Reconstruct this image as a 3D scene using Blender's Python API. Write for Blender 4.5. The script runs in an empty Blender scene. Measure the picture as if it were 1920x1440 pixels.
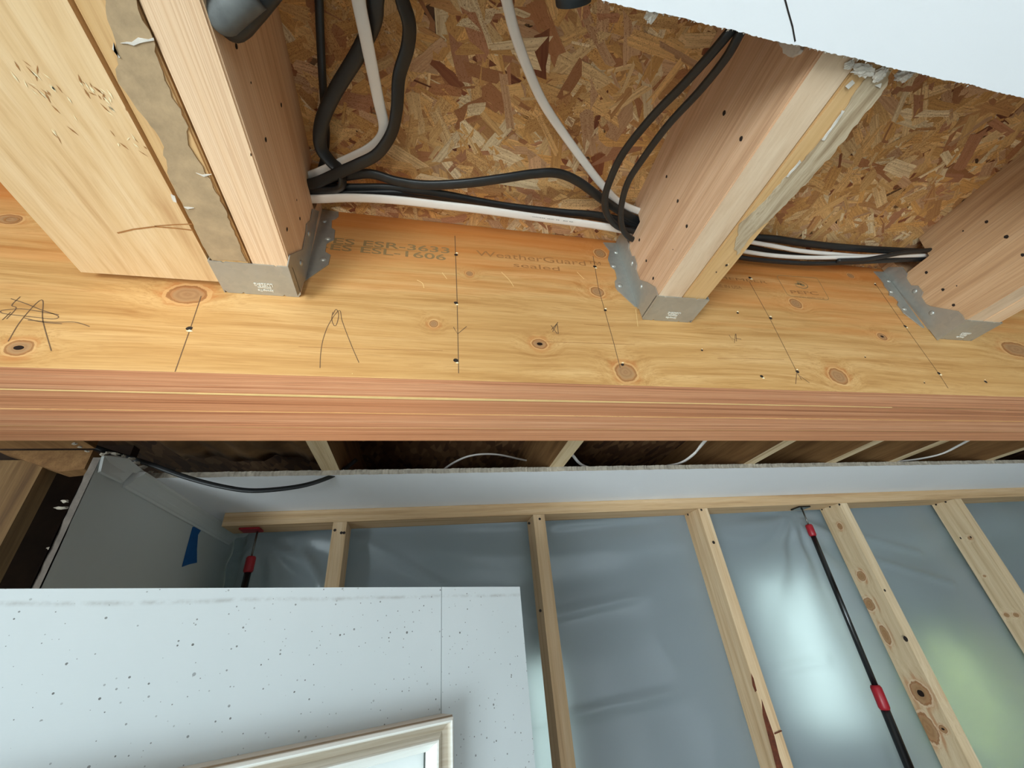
import bpy, bmesh, math, random
import numpy as np
from mathutils import Vector, Matrix
random.seed(7); rng = np.random.default_rng(7)
S = bpy.context.scene; COL = S.collection

# ------------------------------------------------------------------ camera, world, light
CH = 2.0645                      # camera height above the floor
FPX, PIT, ROL, YAW = 774.06, .553378, -.1000615, .2410774
cy, sy = math.cos(YAW), math.sin(YAW)
_fw = Vector((sy*math.cos(PIT), cy*math.cos(PIT), math.sin(PIT)))
_r = Vector((cy, -sy, 0)); _u = _r.cross(_fw)
_r2 = _r*math.cos(ROL)+_u*math.sin(ROL); _u2 = -_r*math.sin(ROL)+_u*math.cos(ROL)
cam = bpy.data.cameras.new('camera'); cam_o = bpy.data.objects.new('camera', cam); COL.objects.link(cam_o)
cam.sensor_width = 36; cam.lens = 36*FPX/1920; cam.clip_start = .01
cam_o.matrix_world = Matrix(((_r2.x, _u2.x, -_fw.x, 0), (_r2.y, _u2.y, -_fw.y, 0), (_r2.z, _u2.z, -_fw.z, CH), (0, 0, 0, 1)))
S.camera = cam_o
S.view_settings.view_transform = 'Standard'; S.view_settings.look = 'None'
S.view_settings.gamma = 1; S.view_settings.use_curve_mapping = False
S.view_settings.exposure = 0.62
S.cycles.max_bounces = 10; S.cycles.diffuse_bounces = 5; S.cycles.sample_clamp_indirect = 6
S.cycles.use_denoising = True
w = bpy.data.worlds.new('sky'); S.world = w; w.use_nodes = True
w.node_tree.nodes['Background'].inputs[0].default_value = (.75, .87, 1, 1)
w.node_tree.nodes['Background'].inputs[1].default_value = .5

def area(name, loc, target, sx, sz, power, col):
    l = bpy.data.lights.new(name, 'AREA'); l.shape = 'RECTANGLE'; l.size = sx; l.size_y = sz
    l.energy = power; l.color = col
    o = bpy.data.objects.new(name, l); COL.objects.link(o); o.location = loc
    o.rotation_euler = (Vector(target)-Vector(loc)).to_track_quat('-Z', 'Y').to_euler()
    return o
# daylight through the patio door behind on the left, and through the window behind on the right
area('patio_door_daylight', (-1.8, -2.3, .78), (-.1, .4, 1.85), 1.4, 1.45, 84, (.82, .945, 1.0))
area('back_window_daylight', (1.6, -2.3, 1.35), (1.2, .4, 1.9), 1.5, 1.2, 9, (.82, .93, 1.0))

# added unseen spot lamp: a soft pool on the beam under the left hanger
sl = bpy.data.lights.new('beam_pool_spot', 'SPOT'); sl.energy = 85; sl.spot_size = math.radians(11); sl.spot_blend = 1
sl.shadow_soft_size = .10; sl.color = (1, .97, .88); so_ = bpy.data.objects.new('beam_pool_spot', sl); COL.objects.link(so_)
so_.location = (-.35, -1.8, .12); so_.rotation_euler = (Vector((-.17, .42, CH+.315))-Vector(so_.location)).to_track_quat('-Z', 'Y').to_euler()

# ------------------------------------------------------------------ helpers
def ray(x, y):
    return _r2*(x-960)-_u2*(y-720)+_fw*FPX
def pX(x, y, X):
    d = ray(x, y); d = d*(X/d.x); return Vector((d.x, d.y, d.z+CH))
def pY(x, y, Y):
    d = ray(x, y); d = d*(Y/d.y); return Vector((d.x, d.y, d.z+CH))
def pZ(x, y, h):
    d = ray(x, y); d = d*(h/d.z); return Vector((d.x, d.y, d.z+CH))

def link(name, me, mats, parent=None):
    o = bpy.data.objects.new(name, me); COL.objects.link(o)
    for m in (mats if isinstance(mats, (list, tuple)) else [mats]): me.materials.append(m)
    if parent is not None:
        o.parent = parent; o.matrix_parent_inverse = Matrix.Translation(-Vector(parent.location))
    return o
def tag(o, label=None, cat=None, group=None, kind=None):
    if label: o['label'] = label
    if cat: o['category'] = cat
    if group: o['group'] = group
    if kind: o['kind'] = kind
    return o
def thing(name, loc, label, cat, group=None):
    o = bpy.data.objects.new(name, None); COL.objects.link(o); o.location = loc; o.empty_display_size = .05
    return tag(o, label, cat, group)
def part(name, bm, mats, parent=None, smooth=False, bevel=0):
    if bevel:
        es = [e for e in bm.edges if len(e.link_faces) == 2 and e.calc_face_angle(0) > .6]
        bmesh.ops.bevel(bm, geom=es, offset=bevel, segments=2, affect='EDGES', profile=.6)
    bmesh.ops.recalc_face_normals(bm, faces=bm.faces)
    me = bpy.data.meshes.new(name); bm.to_mesh(me); bm.free()
    if smooth:
        for p in me.polygons: p.use_smooth = True
    return link(name, me, mats, parent)
def box(bm, x0, x1, y0, y1, z0, z1, mi=0):
    v = [bm.verts.new(p) for p in ((x0,y0,z0),(x1,y0,z0),(x1,y1,z0),(x0,y1,z0),(x0,y0,z1),(x1,y0,z1),(x1,y1,z1),(x0,y1,z1))]
    for f in ((0,3,2,1),(4,5,6,7),(0,1,5,4),(1,2,6,5),(2,3,7,6),(3,0,4,7)):
        bm.faces.new([v[i] for i in f]).material_index = mi
    return bm
def prism(bm, pts, off, mi=0, cap=True):
    off = Vector(off); a = [bm.verts.new(p) for p in pts]; b = [bm.verts.new(Vector(p)+off) for p in pts]
    fs = [bm.faces.new(a), bm.faces.new(b[::-1])]
    n = len(a)
    for i in range(n):
        fs.append(bm.faces.new((a[i], b[i], b[(i+1) % n], a[(i+1) % n])))
    for f in fs: f.material_index = mi
    return fs
def tube(bm, pts, r, n=10, mi=0, caps=True):
    rings = []
    for i, p in enumerate(pts):
        p = Vector(p); d = (Vector(pts[min(i+1, len(pts)-1)])-Vector(pts[max(i-1, 0)])).normalized()
        a = d.orthogonal().normalized() if i == 0 else (prev-d*prev.dot(d)).normalized()
        prev = a; b = d.cross(a); rr = r[i] if isinstance(r, (list, tuple)) else r
        rings.append([bm.verts.new(p+(a*math.cos(t)+b*math.sin(t))*rr) for t in [2*math.pi*k/n for k in range(n)]])
    for A, B in zip(rings, rings[1:]):
        for k in range(n): bm.faces.new((A[k], A[(k+1) % n], B[(k+1) % n], B[k])).material_index = mi
    if caps:
        bm.faces.new(rings[0]).material_index = mi; bm.faces.new(rings[-1][::-1]).material_index = mi
def catmull(P, sub=8):
    P = [Vector(p) for p in P]; P = [P[0]*2-P[1]]+P+[P[-1]*2-P[-2]]; out = []
    for i in range(1, len(P)-2):
        a, b, c, d = P[i-1:i+3]
        for k in range(sub):
            t = k/sub
            out.append(.5*((2*b)+(c-a)*t+(2*a-5*b+4*c-d)*t*t+(3*b-a-3*c+d)*t**3))
    out.append(P[-2]); return out

# ------------------------------------------------------------------ materials
class NT:
    def __init__(s, name):
        s.m = bpy.data.materials.new(name); s.m.use_nodes = True; s.t = s.m.node_tree; s.t.nodes.clear()
        s.out = s.n('ShaderNodeOutputMaterial'); s.b = s.n('ShaderNodeBsdfPrincipled')
        s.t.links.new(s.b.outputs[0], s.out.inputs[0]); s.obj = s.n('ShaderNodeTexCoord').outputs['Object']
    def n(s, typ, **k):
        o = s.t.nodes.new(typ)
        for a, b in k.items(): setattr(o, a, b)
        return o
    def l(s, a, b): s.t.links.new(a, b)
    def setv(s, inp, v):
        if hasattr(v, 'links') or isinstance(v, bpy.types.NodeSocket): s.l(v, inp)
        else: inp.default_value = v
    def math(s, op, a, b=0.0, c=0.0, clamp=False):
        o = s.n('ShaderNodeMath', operation=op, use_clamp=clamp)
        for i, v in enumerate((a, b, c)): s.setv(o.inputs[i], v)
        return o.outputs[0]
    def vmath(s, op, a, b=(0,0,0)):
        o = s.n('ShaderNodeVectorMath', operation=op); s.setv(o.inputs[0], a); s.setv(o.inputs[1], b); return o
    def noise(s, vec, scale=5, detail=4, rough=.5, dist=0):
        o = s.n('ShaderNodeTexNoise'); s.l(vec, o.inputs['Vector'])
        o.inputs['Scale'].default_value = scale; o.inputs['Detail'].default_value = detail
        o.inputs['Roughness'].default_value = rough; o.inputs['Distortion'].default_value = dist
        return o.outputs[0]
    def ramp(s, fac, stops, interp='LINEAR'):
        o = s.n('ShaderNodeValToRGB'); s.l(fac, o.inputs[0]); cr = o.color_ramp; cr.interpolation = interp
        while len(cr.elements) < len(stops): cr.elements.new(.5)
        for e, (p, c) in zip(cr.elements, stops):
            e.position = p; e.color = c if len(c) == 4 else (*c, 1)
        return o.outputs[0]
    def mix(s, f, a, b, mode='MIX'):
        o = s.n('ShaderNodeMix', data_type='RGBA', blend_type=mode); s.setv(o.inputs[0], f)
        for i, v in ((6, a), (7, b)):
            if isinstance(v, (tuple, list)): o.inputs[i].default_value = (*v[:3], 1)
            else: s.l(v, o.inputs[i])
        return o.outputs[2]
    def bump(s, h, strength=.3, dist=.001):
        o = s.n('ShaderNodeBump'); o.inputs['Strength'].default_value = strength; o.inputs['Distance'].default_value = dist
        s.l(h, o.inputs['Height']); s.l(o.outputs[0], s.b.inputs['Normal'])
    def scale(s, v): return s.vmath('MULTIPLY', s.obj, v).outputs[0]
def rgb(r, g, b):
    f = lambda c: (c/255/12.92) if c/255 <= .04045 else ((c/255+.055)/1.055)**2.4
    return (f(r), f(g), f(b))
def plain(name, c, rough=.6, metal=0, spec=.5, noise=0, nscale=8, bump=0, bscale=300):
    t = NT(name); t.b.inputs['Roughness'].default_value = rough; t.b.inputs['Metallic'].default_value = metal
    t.b.inputs['Specular IOR Level'].default_value = spec
    n = t.noise(t.obj, nscale, 5, .6)
    lo = tuple(x*(1-noise) for x in c); hi = tuple(min(1, x*(1+noise)) for x in c)
    t.l(t.ramp(n, [(.3, lo), (.7, hi)]), t.b.inputs['Base Color'])
    if bump: t.bump(t.noise(t.obj, bscale, 3), bump, .0006)
    return t.m
def wood(name, light, mid, dark, axis='Y', along=2.2, across=38, wav=.5, knots=(), rough=.62, seed=0, fine=.5, tint=None, tint_fn=None, ringy=0, plane='XZ'):
    """knots: list of (world point, rx, rz, hole)"""
    t = NT(name); sc = {'X': (along, across, across), 'Y': (across, along, across), 'Z': (across, across, along)}[axis]
    base = t.vmath('ADD', t.obj, (seed*1.37, seed*.71, seed*.93)).outputs[0]
    kd = None
    if knots:
        ks = [1.0 if a in plane else 0.0 for a in 'XYZ']
        warp = None
        for (p, rx, rz, hole) in knots:
            sub = t.vmath('SUBTRACT', t.obj, tuple(p)).outputs[0]
            inv = [k/rx if a == plane[0] else k/rz for a, k in zip('XYZ', ks)]
            ln = t.vmath('LENGTH', t.vmath('MULTIPLY', sub, tuple(inv)).outputs[0]).outputs['Value']
            kd = ln if kd is None else t.math('SMOOTH_MIN', kd, ln, .3)
        kd = t.math('ADD', kd, t.math('MULTIPLY', t.math('SUBTRACT', t.noise(t.obj, 70, 3, .6), .5), .5))
        fall = t.math('EXPONENT', t.math('MULTIPLY', t.math('MULTIPLY', kd, kd), -.22))
        cmb = t.n('ShaderNodeCombineXYZ'); sh = t.math('MULTIPLY', fall, .02)
        for i in range(3): t.l(sh, cmb.inputs[i])
        base = t.vmath('ADD', base, cmb.outputs[0]).outputs[0]
    big = t.noise(t.vmath('MULTIPLY', base, tuple(v*.14 if v == across else v*.5 for v in sc)).outputs[0], 1, 3, .5)
    cmb = t.n('ShaderNodeCombineXYZ')
    wv = t.math('MULTIPLY', big, wav*.05)
    for i in range(3): t.l(wv, cmb.inputs[i])
    warped = t.vmath('ADD', base, cmb.outputs[0]).outputs[0]
    st = t.vmath('MULTIPLY', warped, sc).outputs[0]
    g1 = t.noise(st, 1, 6, .62)
    g2 = t.noise(t.vmath('MULTIPLY', warped, tuple(v*9 if v == across else v*6 for v in sc)).outputs[0], 1, 3, .6)
    c = t.ramp(g1, [(.28, dark), (.45, mid), (.68, light)])
    if ringy:
        rr = t.noise(t.vmath('MULTIPLY', warped, tuple(v*2.6 if v == across else v*.35 for v in sc)).outputs[0], 1, 1, .3)
        rr = t.math('SINE', t.math('MULTIPLY', rr, 46.0))
        c = t.mix(t.math('MULTIPLY', t.math('GREATER_THAN', rr, .55), ringy), c, dark)
    c = t.mix(t.math('MULTIPLY', t.ramp(g2, [(.36, (1,1,1)), (.52, (0,0,0))]), fine*.5), c, dark)
    c = t.mix(t.ramp(big, [(.35, (0,0,0)), (.75, (.45,.45,.45))]), c, mid)
    if tint:
        tc, fn = tint; f = fn(t); c = t.mix(f, c, t.mix(.7, c, tc))
    if kd is not None:
        c = t.mix(t.ramp(t.math('ADD', kd, t.math('MULTIPLY', g1, .7)), [(1.2, (0,0,0)), (1.3, (0,0,0))]), c, c)
        halo = t.ramp(t.math('MULTIPLY', t.math('ADD', kd, t.math('MULTIPLY', g1, 3.2)), .25), [(.45, (.95,)*3), (.85, (0,0,0))])
        c = t.mix(halo, c, tuple(x*.35+y*.65 for x, y in zip(dark, rgb(204, 112, 56))))
        ringp = t.math('SINE', t.math('MULTIPLY', kd, 16))
        inner = t.ramp(kd, [(.70, (.85,)*3), (1.0, (.25,)*3)]); inner = t.math('MULTIPLY', inner, t.math('LESS_THAN', kd, 1.05))
        kc = t.mix(t.math('MULTIPLY', t.math('ADD', ringp, 1), .14), rgb(168, 132, 92), rgb(112, 76, 48))
        c = t.mix(t.math('MULTIPLY', t.math('LESS_THAN', kd, 1.28), t.math('GREATER_THAN', kd, 1.04)), c, t.mix(.5, c, light))
        c = t.mix(inner, c, kc)
        edge = t.math('MULTIPLY', t.math('GREATER_THAN', kd, .9), t.math('LESS_THAN', kd, 1.08))
        c = t.mix(t.math('MULTIPLY', edge, .6), c, rgb(140, 90, 50))
        for (p, rx, rz, hole) in knots:
            if hole:
                sub = t.vmath('SUBTRACT', t.obj, tuple(p)).outputs[0]
                inv = [1/rx*2 if a == plane[0] else (1/rz*2.4 if a == plane[1] else 0) for a in 'XYZ']
                ln = t.vmath('LENGTH', t.vmath('MULTIPLY', sub, tuple(inv)).outputs[0]).outputs['Value']
                c = t.mix(t.math('LESS_THAN', t.math('ADD', ln, t.math('MULTIPLY', g1, .5)), 1.0), c, rgb(35, 20, 12))
    t.l(c, t.b.inputs['Base Color']); t.b.inputs['Roughness'].default_value = rough
    t.b.inputs['Specular IOR Level'].default_value = .3
    t.bump(t.math('ADD', g1, t.math('MULTIPLY', g2, .5)), .25, .0012)
    return t.m

YF, YB, ZB, ZT = .42, .5975, .2705, .565      # beam front, back, bottom and top (heights above the camera)
HJ, HC = .3885, .3755                         # joist undersides, drywall underside
kn = lambda x, y, rx, ry, h=0: (pY(x, y, YF), rx*.00078, ry*.00115, h)
FK = [kn(352,552,26,12), kn(35,652,15,8,1), kn(813,607,7,5), kn(880,513,6,4), kn(1012,645,13,7,1), kn(1125,475,12,8),
      kn(1120,547,13,8), kn(1173,698,18,12), kn(1492,569,14,9), kn(1572,706,19,12), kn(1654,631,11,6,1), kn(1905,655,40,14),
      kn(17,411,16,7), kn(1595,517,9,5)]
def top_tint(t):
    z = t.n('ShaderNodeSeparateXYZ'); t.l(t.obj, z.inputs[0])
    n = t.noise(t.scale((2.2, 2, 26)), 1, 4, .55)
    v = t.math('ADD', t.math('MULTIPLY', t.math('SUBTRACT', z.outputs[2], CH+.43), 6.5), t.math('MULTIPLY', t.math('SUBTRACT', n, .45), 2.6))
    return t.math('MULTIPLY', v, 1.0, clamp=True)
M = {}
M['beam_face'] = wood('beam_face_veneer', rgb(219,176,118), rgb(200,153,94), rgb(166,115,62), 'X', 2.4, 75, 1.2, FK, .55, 1, .8, tint=(rgb(205,118,48), top_tint))
M['beam_edge'] = wood('beam_edge_laminations', rgb(242,184,140), rgb(222,152,108), rgb(146,82,50), 'X', 1.1, 170, .4, (), .6, 2, 1.0)
M['beam_edge2'] = wood('beam_edge_laminations_b', rgb(236,172,126), rgb(212,142,98), rgb(136,76,46), 'X', 1.0, 150, .4, (), .6, 5, 1.0)
M['veneer'] = plain('pale_veneer_strip', rgb(240, 205, 140), .6, noise=.1, nscale=20)
M['new'] = wood('new_pale_lumber', rgb(242,213,180), rgb(230,193,154), rgb(196,152,116), 'Y', 1.2, 62, .5, (), .6, 3, .5, ringy=.5)
M['pink'] = wood('pinkish_tan_lumber', rgb(228,194,162), rgb(212,172,136), rgb(170,126,94), 'Y', 2.0, 55, .8, (), .62, 4, .7, ringy=.25)
M['litbottom'] = wood('cream_lit_underside', rgb(228,202,172), rgb(216,186,154), rgb(190,156,124), 'Y', 6, 40, .5, (), .55, 21, .4)  # joist undersides: their stronger light put in as a paler colour
M['old'] = wood('aged_orange_lumber', rgb(222,184,134), rgb(204,162,108), rgb(166,116,70), 'Y', 2.0, 45, .8, (), .65, 6, .6)
M['tan'] = wood('tan_grainy_lumber', rgb(218,182,144), rgb(200,160,120), rgb(150,112,80), 'Y', 2.0, 60, .9, (), .62, 8, .7, ringy=.35)
M['yellow'] = wood('smooth_yellow_lumber', rgb(236,206,164), rgb(222,186,138), rgb(192,148,102), 'Y', 3.0, 60, 1.4, (), .5, 9, .5)
M['stud'] = wood('stud_lumber', rgb(214,196,156), rgb(198,174,130), rgb(160,128,86), 'Z', 1.6, 60, .9, (), .65, 11, .6)
M['plate'] = wood('plate_lumber', rgb(216,188,150), rgb(200,166,124), rgb(154,118,80), 'X', 1.6, 60, .9, (), .65, 12, .6)
M['pale'] = wood('pale_joist_underside', rgb(226,206,170), rgb(206,180,140), rgb(160,128,90), 'Y', 2.0, 60, .9, (), .75, 15, .6)
M['dim'] = wood('dim_framing_lumber', rgb(150,112,70), rgb(124,88,52), rgb(84,56,32), 'Y', 2.0, 40, .9, (), .7, 13, .6)  # darker copy of the lumber: cavity dimness put into the colour
M['dimz'] = wood('dim_post_lumber', rgb(132,102,66), rgb(108,80,48), rgb(74,50,30), 'Z', 2.0, 40, .9, (), .7, 14, .6)  # dimness beyond the beam put into the post's colour
M['hole'] = plain('dark_nail_hole', rgb(34, 24, 18), .8)
M['splinter'] = plain('pale_splinter', rgb(240, 222, 180), .8, noise=.1, nscale=200)
M['pencil'] = plain('pencil_graphite', rgb(112, 84, 58), .7, noise=.15, nscale=200)
M['ink'] = plain('stamped_ink', rgb(146, 118, 76), .7, noise=.15, nscale=300)
M['ink_brown'] = plain('stamped_brown_ink', rgb(164, 112, 62), .7, noise=.15, nscale=300)
M['black'] = plain('black_cable_jacket', rgb(30, 32, 33), .42, spec=.5, noise=.25, nscale=40, bump=.25, bscale=160)
M['white'] = plain('white_cable_jacket', rgb(232, 226, 218), .4, noise=.04, nscale=30, bump=.1, bscale=120)
M['greyprint'] = plain('grey_printed_legend', rgb(150, 148, 146), .6)
M['paper'] = plain('torn_brown_drywall_paper', rgb(172, 146, 112), .9, noise=.16, nscale=60, bump=.5, bscale=220)
M['greypaper'] = wood('grey_green_dried_residue', rgb(208,190,162), rgb(180,158,128), rgb(136,112,84), 'Y', 7, 150, .8, (), .6, 17, .9)
M['plaster'] = plain('crumbled_plaster', rgb(214, 206, 194), .9, noise=.2, nscale=90, bump=.8, bscale=160)
M['gypsum'] = plain('cut_gypsum_edge', rgb(168, 158, 142), .95, noise=.28, nscale=70, bump=.8, bscale=180)
M['rubber'] = plain('black_rubber_grip', rgb(30, 36, 40), .45, noise=.35, nscale=40, bump=.3, bscale=90)
M['rubber_edge'] = plain('scuffed_grey_rubber', rgb(92, 94, 92), .6, noise=.3, nscale=60)
M['tape'] = plain('blue_masking_tape', rgb(18, 92, 158), .7, noise=.06, nscale=60)
M['red'] = plain('red_plastic_collar', rgb(158, 22, 36), .4)
M['polemat'] = plain('black_painted_pole', rgb(16, 18, 20), .25, spec=.7)
M['steel'] = plain('steel_rod', rgb(120, 118, 112), .3, metal=.9)
M['floor'] = plain('pale_painted_floor', rgb(214, 212, 206), .6, noise=.12, nscale=3)
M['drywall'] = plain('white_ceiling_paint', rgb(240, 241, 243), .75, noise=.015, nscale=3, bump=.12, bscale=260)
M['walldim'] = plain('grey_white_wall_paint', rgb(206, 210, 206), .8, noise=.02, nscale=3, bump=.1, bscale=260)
M['trimw'] = plain('glossy_white_trim_paint', rgb(222, 224, 220), .4, noise=.03, nscale=10)
M['outer'] = plain('painted_outer_wall', rgb(214, 214, 208), .8, noise=.02)
M['darkcav'] = plain('dark_brown_backing', rgb(60, 42, 30), .85, noise=.4, nscale=12)  # very dark brown board in the gap left of the wall
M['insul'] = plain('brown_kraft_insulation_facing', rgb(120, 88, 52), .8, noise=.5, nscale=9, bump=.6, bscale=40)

def galv():
    t = NT('galvanised_steel'); v = t.n('ShaderNodeTexVoronoi'); v.inputs['Scale'].default_value = 160; t.l(t.obj, v.inputs['Vector'])
    n = t.noise(t.obj, 24, 4, .6)
    t.l(t.mix(.45, t.ramp(n, [(.3, rgb(172,172,166)), (.7, rgb(186,186,178))]), t.ramp(v.outputs['Color'], [(.2, rgb(172,174,170)), (.8, rgb(186,186,178))])), t.b.inputs['Base Color'])
    t.b.inputs['Metallic'].default_value = .6
    t.l(t.ramp(n, [(.3, (.3,)*3), (.7, (.48,)*3)]), t.b.inputs['Roughness']); t.bump(n, .1, .001)
    return t.m
M['galv'] = galv()
M['emboss'] = plain('shine_toned_embossing', rgb(226, 222, 210), .35, metal=.2)  # shine of the steel lettering put in as a lighter colour

def panel_mat():
    t = NT('speckled_white_paint'); t.b.inputs['Roughness'].default_value = .45
    base = t.ramp(t.noise(t.scale((1, 1, 1)), 5, 4), [(.3, rgb(190,198,199)), (.7, rgb(198,205,206))])
    c = base
    dens = t.noise(t.obj, 9, 3, .6)
    for k, (sc, r) in enumerate(((70, .05), (150, .08), (44, .022), (230, .09))):
        v = t.n('ShaderNodeTexVoronoi'); v.inputs['Scale'].default_value = sc
        t.l(t.vmath('ADD', t.obj, (k*3.1, k*1.7, k)).outputs[0], v.inputs['Vector'])
        s = t.n('ShaderNodeSeparateColor'); t.l(v.outputs['Color'], s.inputs[0])
        rr = t.math('MULTIPLY', s.outputs[0], r*2.2)
        on = t.math('GREATER_THAN', t.math('ADD', s.outputs[1], t.math('MULTIPLY', dens, 1.5)), 1.42)
        m = t.math('MULTIPLY', t.math('LESS_THAN', v.outputs['Distance'], rr), on)
        c = t.mix(t.math('MULTIPLY', m, t.math('ADD', t.math('MULTIPLY', s.outputs[2], .6), .3)), c, rgb(70, 66, 62))
    z = t.n('ShaderNodeSeparateXYZ'); t.l(t.obj, z.inputs[0])
    wob = t.math('MULTIPLY', t.math('SUBTRACT', t.noise(t.obj, 14, 4), .5), .004)
    d = t.math('ABSOLUTE', t.math('ADD', t.math('SUBTRACT', z.outputs[2], CH+.0585), wob))
    g = t.ramp(t.math('MULTIPLY', d, 300), [(0, (.75,)*3), (.9, (0,)*3)])
    g = t.math('MULTIPLY', g, t.ramp(t.noise(t.obj, 45, 5, .7), [(.42, (0,)*3), (.62, (1,)*3)]))
    c = t.mix(t.math('MULTIPLY', g, .55), c, rgb(120, 112, 106))
    t.l(c, t.b.inputs['Base Color']); t.bump(t.noise(t.scale((1, 1, 8)), 60, 4), .1, .0006)
    return t.m
M['panel'] = panel_mat()

def frame_mat():
    t = NT('distressed_silver_white_frame'); t.b.inputs['Roughness'].default_value = .4
    a = t.n('ShaderNodeVertexColor') if False else t.n('ShaderNodeAttribute', attribute_name='tone')
    n = t.noise(t.scale((3, 3, 90)), 4, 5, .6)
    f = t.math('ADD', t.math('MULTIPLY', a.outputs['Fac'], 1.0), t.math('MULTIPLY', t.math('SUBTRACT', n, .5), .5))
    t.l(t.ramp(f, [(0, rgb(226,228,222)), (.45, rgb(196,188,172)), (1, rgb(138,122,98))]), t.b.inputs['Base Color'])
    t.bump(n, .2, .001); return t.m
M['frame'] = frame_mat()
M['mat'] = plain('white_picture_mat', rgb(236, 242, 240), .5)
M['print'] = plain('pale_grey_print', rgb(198, 206, 208), .35, noise=.08, nscale=25)

def plastic():
    t = NT('milky_polythene_film'); t.b.inputs['Base Color'].default_value = (*rgb(196, 206, 212), 1)
    t.b.inputs['Transmission Weight'].default_value = .72; t.b.inputs['IOR'].default_value = 1.22
    n = t.noise(t.scale((3, 3, 1.3)), 3, 5, .6)
    t.l(t.ramp(n, [(.3, (.29,)*3), (.7, (.34,)*3)]), t.b.inputs['Roughness'])
    t.b.inputs['Specular IOR Level'].default_value = .7
    t.b.inputs['Coat Weight'].default_value = .35; t.b.inputs['Coat Roughness'].default_value = .3
    t.bump(t.noise(t.scale((2, 2, 5)), 3.5, 2, .5), .10, .006)
    return t.m
M['film'] = plastic()
def glow(name, c, s, noise=0):
    t = NT(name); t.b.inputs['Base Color'].default_value = (*c, 1); t.b.inputs['Roughness'].default_value = .1
    t.b.inputs['Emission Strength'].default_value = s
    if noise:
        n = t.noise(t.obj, 2.2, 3); t.l(t.ramp(n, [(.35, tuple(x*.75 for x in c)), (.65, c)]), t.b.inputs['Emission Color'])
    else: t.b.inputs['Emission Color'].default_value = (*c, 1)
    return t.m
M['sky_pane'] = glow('daylit_window_pane', rgb(222, 242, 234), 2.1, 1)
M['green_pane'] = glow('garden_lit_pane', rgb(206, 224, 140), 24, 1)

def osb():
    t = NT('strand_board'); t.b.inputs['Roughness'].default_value = .7; t.b.inputs['Specular IOR Level'].default_value = .25
    a = t.n('ShaderNodeAttribute', attribute_name='strand'); uv = t.n('ShaderNodeUVMap', uv_map='grain').outputs[0]
    g = t.noise(t.vmath('MULTIPLY', uv, (14, 420, 1)).outputs[0], 1, 4, .6)
    c = t.mix(t.ramp(g, [(.35, (.5,)*3), (.6, (0,)*3)]), a.outputs['Color'], rgb(160, 108, 66))
    sp = t.noise(t.vmath('MULTIPLY', uv, (260, 700, 1)).outputs[0], 1, 3, .7)
    c = t.mix(t.ramp(sp, [(.32, (.8,)*3), (.42, (0,)*3)]), c, rgb(122, 76, 46))
    dots = t.noise(t.obj, 900, 2, .5); den = t.noise(t.obj, 14, 3, .5)
    dm = t.math('MULTIPLY', t.ramp(dots, [(.56, (0,)*3), (.64, (1,)*3)]), t.ramp(den, [(.4, (.1,)*3), (.6, (.75,)*3)]))
    c = t.mix(dm, c, rgb(134, 78, 46))
    t.l(c, t.b.inputs['Base Color']); t.bump(t.math('ADD', g, sp), .3, .0008)
    return t.m
M['osb'] = osb()
def osb_far():
    t = NT('strand_board_dimmed'); c = None
    v = t.n('ShaderNodeTexVoronoi'); v.inputs['Scale'].default_value = 1; t.l(t.scale((60, 22, 60)), v.inputs['Vector'])
    s = t.n('ShaderNodeSeparateColor'); t.l(v.outputs['Color'], s.inputs[0])
    c = t.ramp(s.outputs[0], [(0, rgb(74,46,28)), (.3, rgb(100,66,38)), (.7, rgb(120,84,50)), (1, rgb(140,104,68))])  # strand tones darkened, the cavity's dimness put into the colour
    t.l(c, t.b.inputs['Base Color']); t.b.inputs['Roughness'].default_value = .75
    return t.m
M['osbfar'] = osb_far()

# ------------------------------------------------------------------ building shell
def shell(name, bm, m): return tag(part(name, bm, m), kind='structure')
X0, X1, Y0, Y1 = -2.6, 6.4, -2.5, 4.0
shell('floor', box(bmesh.new(), X0, X1, Y0, Y1+.2, -.1, 0), M['floor'])
TOP = CH+ZT+.03
bm = bmesh.new()                                # wall behind the camera with patio door and window openings
for a in ((X0, -2.55, 0, TOP), (-1.05, .85, 0, TOP), (2.35, X1, 0, TOP), (-2.55, -1.05, 2.02, TOP), (.85, 2.35, 0, .72), (.85, 2.35, 1.98, TOP)):
    box(bm, a[0], a[1], Y0, Y0+.12, a[2], a[3])
shell('wall_back', bm, M['outer'])
shell('wall_outer_left', box(bmesh.new(), X0-.12, X0, Y0, Y1, 0, TOP), M['outer'])
shell('wall_right', box(bmesh.new(), X1, X1+.12, Y0, Y1, 0, TOP), M['outer'])
# far wall behind the plastic, with three windows
wins = [(.86, 1.12, .95, 1.90, 'sky_pane'), (3.25, 3.95, 1.15, 2.36, 'sky_pane'), (5.03, 5.12, .70, 1.72, 'green_pane')]
bm = bmesh.new(); xs = [X0]+[v for a in wins for v in a[:2]]+[X1]
for i in range(0, len(xs), 2): box(bm, xs[i], xs[i+1], Y1, Y1+.12, 0, TOP)
for a in wins: box(bm, a[0], a[1], Y1, Y1+.12, 0, a[2]); box(bm, a[0], a[1], Y1, Y1+.12, a[3], TOP)
shell('wall_far', bm, M['outer'])
for i, a in enumerate(wins):
    bm = bmesh.new(); fr = .012
    for q in ((a[0], a[0]+fr, a[2], a[3]), (a[1]-fr, a[1], a[2], a[3]), (a[0]+fr, a[1]-fr, a[2], a[2]+fr), (a[0]+fr, a[1]-fr, a[3]-fr, a[3])):
        box(bm, q[0], q[1], Y1+.02, Y1+.06, q[2], q[3])
    o = shell('window_%d' % (i+1), bm, M['trimw'])
    part('window_pane', box(bmesh.new(), a[0]+fr, a[1]-fr, Y1+.035, Y1+.042, a[2]+fr, a[3]-fr), M[a[4]], o)

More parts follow.
